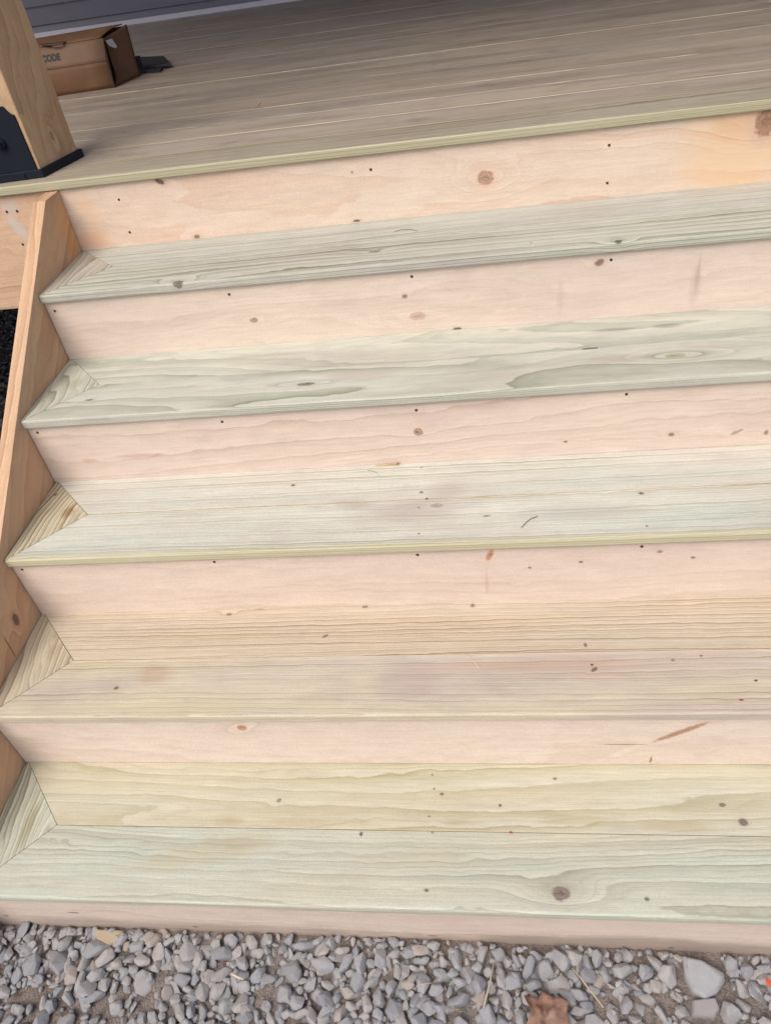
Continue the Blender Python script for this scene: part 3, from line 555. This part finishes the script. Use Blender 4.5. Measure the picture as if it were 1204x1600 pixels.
dsm = plain('shade_dark_soil', (.035, .028, .023), .95, nscale=60, var=.3, bump=.003)  # near-black sheet: the shade under the deck is put into the soil colour
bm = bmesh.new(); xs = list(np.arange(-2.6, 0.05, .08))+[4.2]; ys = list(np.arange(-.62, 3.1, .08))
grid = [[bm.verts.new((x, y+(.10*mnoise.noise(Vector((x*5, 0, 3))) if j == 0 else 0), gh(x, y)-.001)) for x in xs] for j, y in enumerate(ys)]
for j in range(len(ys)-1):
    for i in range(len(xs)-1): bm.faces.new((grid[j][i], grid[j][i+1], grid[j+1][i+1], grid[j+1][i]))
tag(ob('shade_dark_soil', bm, dsm, None, True), 'soil sheet under the porch deck, coloured near black for the shade there', None, None, 'structure')
def stonemat(name='crushed_stone', pal=None):
    s = N(name); P = s.obj(); at_ = s.t.nodes.new('ShaderNodeAttribute'); at_.attribute_name = 'tone'; tn = at_.outputs['Fac']
    r = s.t.nodes.new('ShaderNodeValToRGB'); s.put(r.inputs[0], tn); e = r.color_ramp.elements
    cols = pal or [(0, (.235, .24, .255)), (.3, (.285, .285, .295)), (.55, (.31, .303, .298)), (.8, (.35, .33, .315)), (1, (.33, .275, .23))]
    e[0].position, e[0].color = cols[0][0], (*cols[0][1], 1); e[1].position, e[1].color = cols[-1][0], (*cols[-1][1], 1)
    for p, c in cols[1:-1]: q = e.new(p); q.color = (*c, 1)
    n1 = s.noise(P, 70, 5, .65); n2 = s.noise(P, 500, 3, .6, 2.)
    c = s.mix(s.sm(n1, .5, .75, 0., .55), r.outputs[0], (.25, .20, .165)); c = s.mix(s.sm(n2, .55, .75, 0., .4), c, (.42, .41, .41))
    s.put(s.b.inputs['Base Color'], c); s.b.inputs['Roughness'].default_value = .82; s.bump(s.m('MULTIPLY_ADD', n1, 2., n2), .0012); return s.mat
stm = stonemat()
def stone_template(seed, el=None, n=20, bev=.13):
    r = random.Random(seed); bm = bmesh.new()
    sc_ = el or (1, r.uniform(.6, .95), r.uniform(.38, .7))
    for i in range(n):
        v = Vector((r.gauss(0, 1), r.gauss(0, 1), r.gauss(0, 1))).normalized()*r.uniform(.88, 1.05)
        bm.verts.new((v.x*sc_[0], v.y*sc_[1], v.z*sc_[2]))
    res = bmesh.ops.convex_hull(bm, input=bm.verts[:])
    junk = [v for v in bm.verts if not v.link_faces]
    if junk: bmesh.ops.delete(bm, geom=junk, context='VERTS')
    bmesh.ops.dissolve_limit(bm, angle_limit=.25, verts=bm.verts[:], edges=bm.edges[:])
    bmesh.ops.bevel(bm, geom=bm.edges[:], offset=bev, segments=2, affect='EDGES', clamp_overlap=True, profile=.6)
    bmesh.ops.triangulate(bm, faces=bm.faces[:]); bm.verts.ensure_lookup_table()
    V = np.array([v.co[:] for v in bm.verts]); Fc = np.array([[v.index for v in f.verts] for f in bm.faces]); bm.free()
    return V, Fc
TPL = [stone_template(i) for i in range(26)]
def stones(name, items, mat, label, **tg):
    Vs, Fs, Ts = [], [], []; o_ = 0
    for (x, y, z, r, seed, tone) in items:
        V, Fc = TPL[seed % len(TPL)]; rr = random.Random(seed)
        R = np.array(Euler((rr.gauss(0, .35), rr.gauss(0, .35), rr.uniform(0, 6.28))).to_matrix())
        S = np.array([r*rr.uniform(.9, 1.25), r*rr.uniform(.8, 1.1), r*rr.uniform(.8, 1.1)])
        Vs.append((V*S) @ R.T + [x, y, z]); Fs.append(Fc+o_); Ts.append(np.full(len(V), tone)); o_ += len(V)
    V = np.concatenate(Vs).astype(np.float32); Fc = np.concatenate(Fs).astype(np.int32); Tn = np.concatenate(Ts).astype(np.float32)
    me = bpy.data.meshes.new(name); me.vertices.add(len(V)); me.vertices.foreach_set('co', V.ravel())
    me.loops.add(Fc.size); me.loops.foreach_set('vertex_index', Fc.ravel()); me.polygons.add(len(Fc)); me.polygons.foreach_set('loop_start', np.arange(0, Fc.size, 3, dtype=np.int32))
    me.polygons.foreach_set('use_smooth', np.ones(len(Fc), bool)); me.update(calc_edges=True)
    at_ = me.attributes.new('tone', 'FLOAT', 'POINT'); at_.data.foreach_set('value', Tn)
    me.materials.append(mat); o = bpy.data.objects.new(name, me); COL.objects.link(o); return tag(o, label, **tg)
G = lambda u, v, z=GZ: at(u, v, 2, z)
bare = [(G(80, 1570), .09, .034), (G(190, 1585), .09, .04), (G(240, 1530), .04, .02), (G(410, 1560), .03, .02), (G(1010, 1585), .08, .045), (G(1150, 1580), .07, .03), (G(870, 1490), .03, .012), (G(960, 1560), .05, .03), (G(720, 1600), .03, .02)]
special = []
def dart(x0, x1, y0, y1, sizes, rng, used, bares, holes, pk_=.56):
    cell = .03; items = []
    for r, cnt in sizes:
        for _ in range(cnt):
            x, y = rng.uniform(x0, x1), rng.uniform(y0, y1)
            if any((x-hx)**2+(y-hy)**2 < (hr+r*.8)**2 for hx, hy, hr in holes): continue
            rr = r*rng.uniform(.8, 1.2)
            if -1.2505 < y+rr*.75 and x > -.05: continue
            bad = False; pen = 0
            for p, ra, rb in bares:
                if ((x-p.x)/ra)**2+((y-p.y)/rb)**2 < 1: pen = 1
            if pen and rng.random() < .82: continue
            i, j = int(x//cell), int(y//cell)
            for a in (-1, 0, 1):
                for b in (-1, 0, 1):
                    for (qx, qy, qr) in used.get((i+a, j+b), ()):
                        if (x-qx)**2+(y-qy)**2 < (pk_*(rr+qr))**2: bad = True; break
                    if bad: break
                if bad: break
            if bad: continue
            used.setdefault((i, j), []).append((x, y, rr)); items.append((x, y, rr))
    return items
rng = random.Random(11)
big_ = G(1100, 1524); blk2 = G(1098, 1572); leafp = G(852, 1580)
holes = [(big_.x, big_.y, .036), (blk2.x, blk2.y, .020)]
it = dart(-1.6, 2.8, -2.3, -1.245, [(.023, 500), (.019, 4000), (.0155, 11000), (.012, 20000), (.0085, 22000), (.0055, 20000)], rng, {}, bare, holes)
def fin(it, sink, dk=0):
    o = []
    for x, y, r in it:
        if x > -.1 and not (-.1 < x < 1.75 and y > -1.75) and r < .007: continue
        o.append((x, y, gh(x, y)+r*rng.uniform(-.1, .45)-sink, r, rng.randrange(10**6), min(1, max(0, rng.betavariate(1.6, 2.0)+dk))))
    return o
it_s = [q for q in dart(-2.4, -.045, -1.26, -.45, [(.021, 300), (.016, 2500), (.012, 6000), (.009, 6000)], rng, {}, [], []) if rng.random() < 1-max(0, (q[1]+1.0)/.55)]
it0 = dart(-1.2, 2.8, -2.3, -1.245, [(.018, 6000), (.013, 16000), (.010, 12000)], rng, {}, bare, holes, .62)
stones('gravel', fin(it, .002)+fin(it0, .010)+fin(it_s, .003), stm, 'loose grey crushed stone strewn over the soil in front of the steps', kind='stuff')
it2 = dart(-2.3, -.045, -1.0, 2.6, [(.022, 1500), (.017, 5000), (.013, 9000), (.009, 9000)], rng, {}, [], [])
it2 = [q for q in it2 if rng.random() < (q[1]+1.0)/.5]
stones('rubble', fin(it2, .004, .15), stonemat('under_deck_shade_stone', [(0, (.05, .047, .046)), (.5, (.07, .065, .06)), (1, (.11, .10, .09))]), 'rubble and soil beside the steps under the deck, shade put into the dark colour', kind='stuff')  # stone palette darkened to stand in for the shade under the deck
# single larger stones
def bigstone(name, outline, z0, h, mat, label, top=.75, seed=1):
    bm = bmesh.new(); r = random.Random(seed)
    P = [at(u, v, 2, z0+h) for u, v in outline]; c = sum(P, Vector())/len(P)
    for p in P:
        bm.verts.new((p.x, p.y, z0)); bm.verts.new((p.x+r.uniform(-.001, .001), p.y, z0+h*.6)); q = c+(p-c)*top; bm.verts.new((q.x, q.y, z0+h*r.uniform(.85, 1.05)))
    bmesh.ops.convex_hull(bm, input=bm.verts[:]); junk = [v for v in bm.verts if not v.link_faces]
    if junk: bmesh.ops.delete(bm, geom=junk, context='VERTS')
    bmesh.ops.dissolve_limit(bm, angle_limit=.12, verts=bm.verts[:], edges=bm.edges[:])
    bmesh.ops.bevel(bm, geom=bm.edges[:], offset=.0012, segments=2, affect='EDGES'); 
    return tag(ob(name, bm, mat), label, 'stone')
gz = gh(big_.x, big_.y)-.006
palest = plain('pale_limestone', (.34, .345, .35), .85, nscale=70, var=.45, bump=.002)
bigstone('large_stone', [(1067, 1490), (1096, 1496), (1132, 1517), (1134, 1530), (1122, 1548), (1102, 1558), (1082, 1546), (1070, 1520)], gz, .024, palest, 'large pale pointed stone, biggest of the gravel, by the bottom step on the right', .8, 3)
bigstone('block_stone', [(1080, 1561), (1118, 1557), (1125, 1574), (1118, 1588), (1080, 1586)], gz, .017, plain('grey_block_stone', (.30, .285, .28), .85, nscale=60, var=.3), 'blocky brown-grey stone lying just below the large pale stone', .85, 5)
bigstone('sandstone_piece', [(148, 1450), (192, 1452), (186, 1468), (166, 1478), (150, 1466)], gh(.2, -1.28)-.004, .013, plain('yellow_sandstone', (.42, .34, .23), .85, nscale=90, var=.35, bump=.001), 'yellowish sandstone chip against the foot of the bottom riser', .8, 7)

# dry leaf
def leaf():
    bm = bmesh.new(); c = G(852, 1592, GZ+.014); out = [(818, 1560), (826, 1552), (838, 1562), (846, 1549), (858, 1553), (864, 1560), (874, 1560), (888, 1568), (884, 1585), (890, 1600), (880, 1630), (862, 1642), (842, 1640), (828, 1622), (822, 1600), (830, 1582)]
    rings = 6; rows = []
    for k in range(rings+1):
        row = []
        for i, (u, v) in enumerate(out):
            p = G(u, v, GZ+.014); s_ = k/rings; q = c+(p-c)*s_
            q.z = GZ+.016+.007*s_*math.sin(i*2.1+1)+.004*math.sin(q.x*260)+.003*math.cos(q.y*300); row.append(bm.verts.new(q))
            if k == 0: break
        rows.append(row)
    n = len(out)
    for i in range(n): bm.faces.new((rows[0][0], rows[1][i], rows[1][(i+1) % n]))
    for k in range(1, rings):
        for i in range(n): bm.faces.new((rows[k][i], rows[k+1][i], rows[k+1][(i+1) % n], rows[k][(i+1) % n]))
    bmesh.ops.recalc_face_normals(bm, faces=bm.faces); ex_ = bmesh.ops.solidify(bm, geom=bm.faces[:], thickness=.0005)
    s = N('dry_leaf'); P = s.obj(); n1 = s.noise(P, 90, 5, .6); n2 = s.noise(P, 25, 2)
    cc = s.mix(s.sm(n1, .35, .65), (.26, .14, .095), (.15, .075, .05)); cc = s.mix(s.sm(n2, .45, .65, 0., .6), cc, (.34, .23, .17))
    s.put(s.b.inputs['Base Color'], cc); s.b.inputs['Roughness'].default_value = .7; s.bump(n1, .001)
    return tag(ob('dry_leaf', bm, s.mat, None, True), 'crumpled reddish-brown dry leaf lying on the gravel', 'leaf')
leaf()
def tube(name, pts, r, mat, label, cat, group=None, r2=None, seg=6):
    bm = bmesh.new(); rings = []; n = len(pts)
    for i, p in enumerate(pts):
        d = (Vector(pts[min(i+1, n-1)])-Vector(pts[max(i-1, 0)])).normalized(); qt = d.to_track_quat('Z', 'Y'); rr = r+(((r2 if r2 is not None else r)-r)*i/(n-1))
        rings.append([bm.verts.new(Vector(p)+qt @ Vector((rr*math.cos(a*2*math.pi/seg), rr*math.sin(a*2*math.pi/seg), 0))) for a in range(seg)])
    for i in range(n-1):
        for a in range(seg): bm.faces.new((rings[i][a], rings[i][(a+1) % seg], rings[i+1][(a+1) % seg], rings[i+1][a]))
    bm.faces.new(rings[0]); bm.faces.new(rings[-1])
    o = ob(name, bm, mat, None, True)
    return tag(o, label, cat, group) if label else o
straw = plain('dry_straw', (.48, .38, .24), .7, nscale=80)
Gs = lambda u, v, h=.016: G(u, v, GZ+h)
tube('dry_straw', [Gs(895, 1514, .02), Gs(918, 1543, .018), Gs(942, 1574, .016)], .0013, straw, 'straight dry straw stem slanting over the gravel right of the brown leaf', 'straw')
tube('dry_twig', [Gs(771, 1504, .022), Gs(765, 1535, .02), Gs(755, 1575, .018)], .0016, plain('pale_twig', (.40, .35, .26), .8), 'upright-looking pale dry stem on the gravel left of the brown leaf', 'straw')
tube('wood_chip', [Gs(361, 1521, .018), Gs(372, 1527, .019), Gs(381, 1530, .018)], .0022, plain('pale_chip', (.55, .47, .38), .8), 'small pale wood chip on the gravel below the middle of the bottom step', 'wood chip')
tube('straw_wisp', [Gs(650, 1540, .018), Gs(664, 1537, .02), Gs(675, 1536, .018)], .0008, straw, 'thin short wisp of straw lying flat on the grey gravel in the middle', 'straw')
# fine chaff in the bare soil
bm = bmesh.new(); r = random.Random(9)
for p, ra, rb in bare:
    for _ in range(14):
        x, y = p.x+r.uniform(-ra, ra)*1.2, p.y+r.uniform(-rb, rb)*1.2
        if y > -1.262: continue
        a = r.uniform(0, 3.14); L = r.uniform(.001, .0045); z = gh(x, y)-.0025; dx, dy = math.cos(a)*L, math.sin(a)*L; wv = Vector((-dy, dx, 0)).normalized()*.00025
        q = [Vector((x-dx, y-dy, z))+wv, Vector((x-dx, y-dy, z))-wv, Vector((x+dx, y+dy, z+.001))-wv, Vector((x+dx, y+dy, z+.001))+wv]
        lo = [bm.verts.new(c_) for c_ in q]; hi = [bm.verts.new(c_+Vector((0, 0, .0006))) for c_ in q]
        bm.faces.new(hi); bm.faces.new(lo)
        for i in range(4): bm.faces.new((lo[i], lo[(i+1) % 4], hi[(i+1) % 4], hi[i]))
tag(ob('chaff', bm, straw), 'fine scattered bits of straw and chaff in the bare soil', None, None, 'stuff')

# ---------------------------------------------------------------- loose bits on the steps
def curl(name, px, k, r, mat, label, cat, lift=.0012, r2=None):
    return tube(name, [at(u, v, 2, zt(k)+lift) for u, v in px], r, mat, label, cat, None, r2)
hair = plain('dark_fibre', (.13, .10, .08), .7)
curl('wood_fibre', [(814, 825), (818, 820), (824, 814), (830, 810), (839, 807)], 3, .0008, hair, 'thin dark curved wood fibre lying on the third tread, right of its middle', 'splinter')
curl('wood_shaving', [(722, 1021), (732, 1026), (741, 1034), (749, 1044)], 4, .0007, plain('pale_shaving', (.66, .50, .38), .7), 'thin pale pinkish shaving curled on the fourth tread', 'shaving')
curl('dark_splinter', [(574, 735), (580, 735.5), (586, 738), (590, 739)], 3, .0006, hair, 'tiny grey splinter at the back of the third tread near the brass screw', 'splinter')
curl('grey_splinter', [(909, 545.5), (921, 544), (933, 543.5)], 2, .0008, hair, 'short dark straight splinter on the second tread from the top', 'splinter')
curl('curled_splinter', [(617, 362), (626, 359), (640, 358), (652, 361)], 1, .0006, hair, 'fine dark curled splinter on the top tread below the big knot', 'splinter')
# brass screw lying against the riser
zs_ = zt(3)+.0042
p0, p1 = at(586, 725, 2, zs_), at(621, 721, 2, zs_)
p0.y = min(p0.y, rf(2)-.004); p1.y = min(p1.y, rf(2)-.004)
brass = plain('brass_screw_metal', (.50, .32, .10), .35, .8, 400, .15)
scr = thing('deck_screw', 'loose golden deck screw lying at the back of the third tread', 'screw', tuple(p0))
d = (p1-p0); Ls = d.length; pts = [d*(i/30) for i in range(31)]
sh = tube('screw_shank', [tuple(q) for q in pts], .0006, brass, None, None, r2=.0016, seg=8); sh.parent = scr
bm = bmesh.new()
m = Matrix.Translation(d) @ d.to_track_quat('Z', 'Y').to_matrix().to_4x4()
bmesh.ops.create_cone(bm, cap_ends=True, segments=14, radius1=.0016, radius2=.0037, depth=.0042, matrix=m)
ob('screw_head', bm, brass, scr)
# red petals and crumbs
red = plain('red_petal', (.38, .035, .025), .5, nscale=300); brick = plain('rust_crumb', (.33, .12, .07), .8, nscale=200)
def crumb(name, u, v, z, r, mat, label, cat, sq=(1, .7, .35), seed=1):
    bm = bmesh.new(); V, Fc = stone_template(seed, sq, 12, .12); p = at(u, v, 2, z)
    vs = [bm.verts.new((p.x+a*r, p.y+b*r, z+(c+sq[2])*r*.98)) for a, b, c in V]
    for f in Fc:
        try: bm.faces.new([vs[i] for i in f])
        except ValueError: pass
    return tag(ob(name, bm, mat, None, True), label, cat)
crumb('red_petal', 1094, 1025, zt(4), .004, red, 'upper bright red fleck on the fourth tread, close behind the other red one', 'petal', (1, .6, .25), 31)
crumb('red_petal', 1050, 1032, zt(4), .0035, brick, 'dull red crumb, leftmost of the red flecks on the fourth tread', 'petal', (1, .7, .3), 32)
crumb('red_petal', 1157, 1094, zt(4), .0045, red, 'bright red petal nearest the front edge of the fourth tread', 'petal', (1, .55, .25), 33)
crumb('dark_crumb', 1180, 1064, zt(4), .004, plain('dark_red_crumb', (.16, .07, .06), .8), 'dark reddish crumb at the right end of the fourth tread', 'crumb', (1, .6, .3), 34)
crumb('red_petal', 798, 1301, zt(5)+.001, .0038, red, 'red fleck sitting on the seam of the bottom tread', 'petal', (1, .6, .25), 35)
mud = plain('mud_crumb', (.10, .07, .055), .9, nscale=200)
crumb('mud_crumb', 924, 1039, zt(4), .003, mud, 'small dark crumb of mud in the middle right of the fourth tread', 'crumb', (1, .8, .4), 36)
crumb('bark_crumb', 666, 780, zt(3)+.001, .0035, mud, 'tiny dark bark crumb on the seam of the third tread', 'crumb', (1, .8, .5), 37)
crumb('grit_crumb', 120, 957.5, zt(4)-.0008, .0035, mud, 'tiny dark grit against the riser at the left back of the fourth tread', 'crumb', (1, .6, .4), 38)
crumb('red_berry_scrap', 1196, 1536, GZ+.012, .009, plain('orange_scrap', (.50, .10, .05), .6), 'orange-red scrap on the gravel at the right edge', 'petal', (1, .9, .4), 39)
# splinter on the deck
tube('deck_splinter', [at(395, 168, 2, .001), at(402, 167.5, 2, .002), at(408, 160, 2, .004)], .0014, plain('raw_splinter', (.45, .27, .19), .7), 'reddish raised splinter on the deck boards above the steps', 'splinter', r2=.0006)
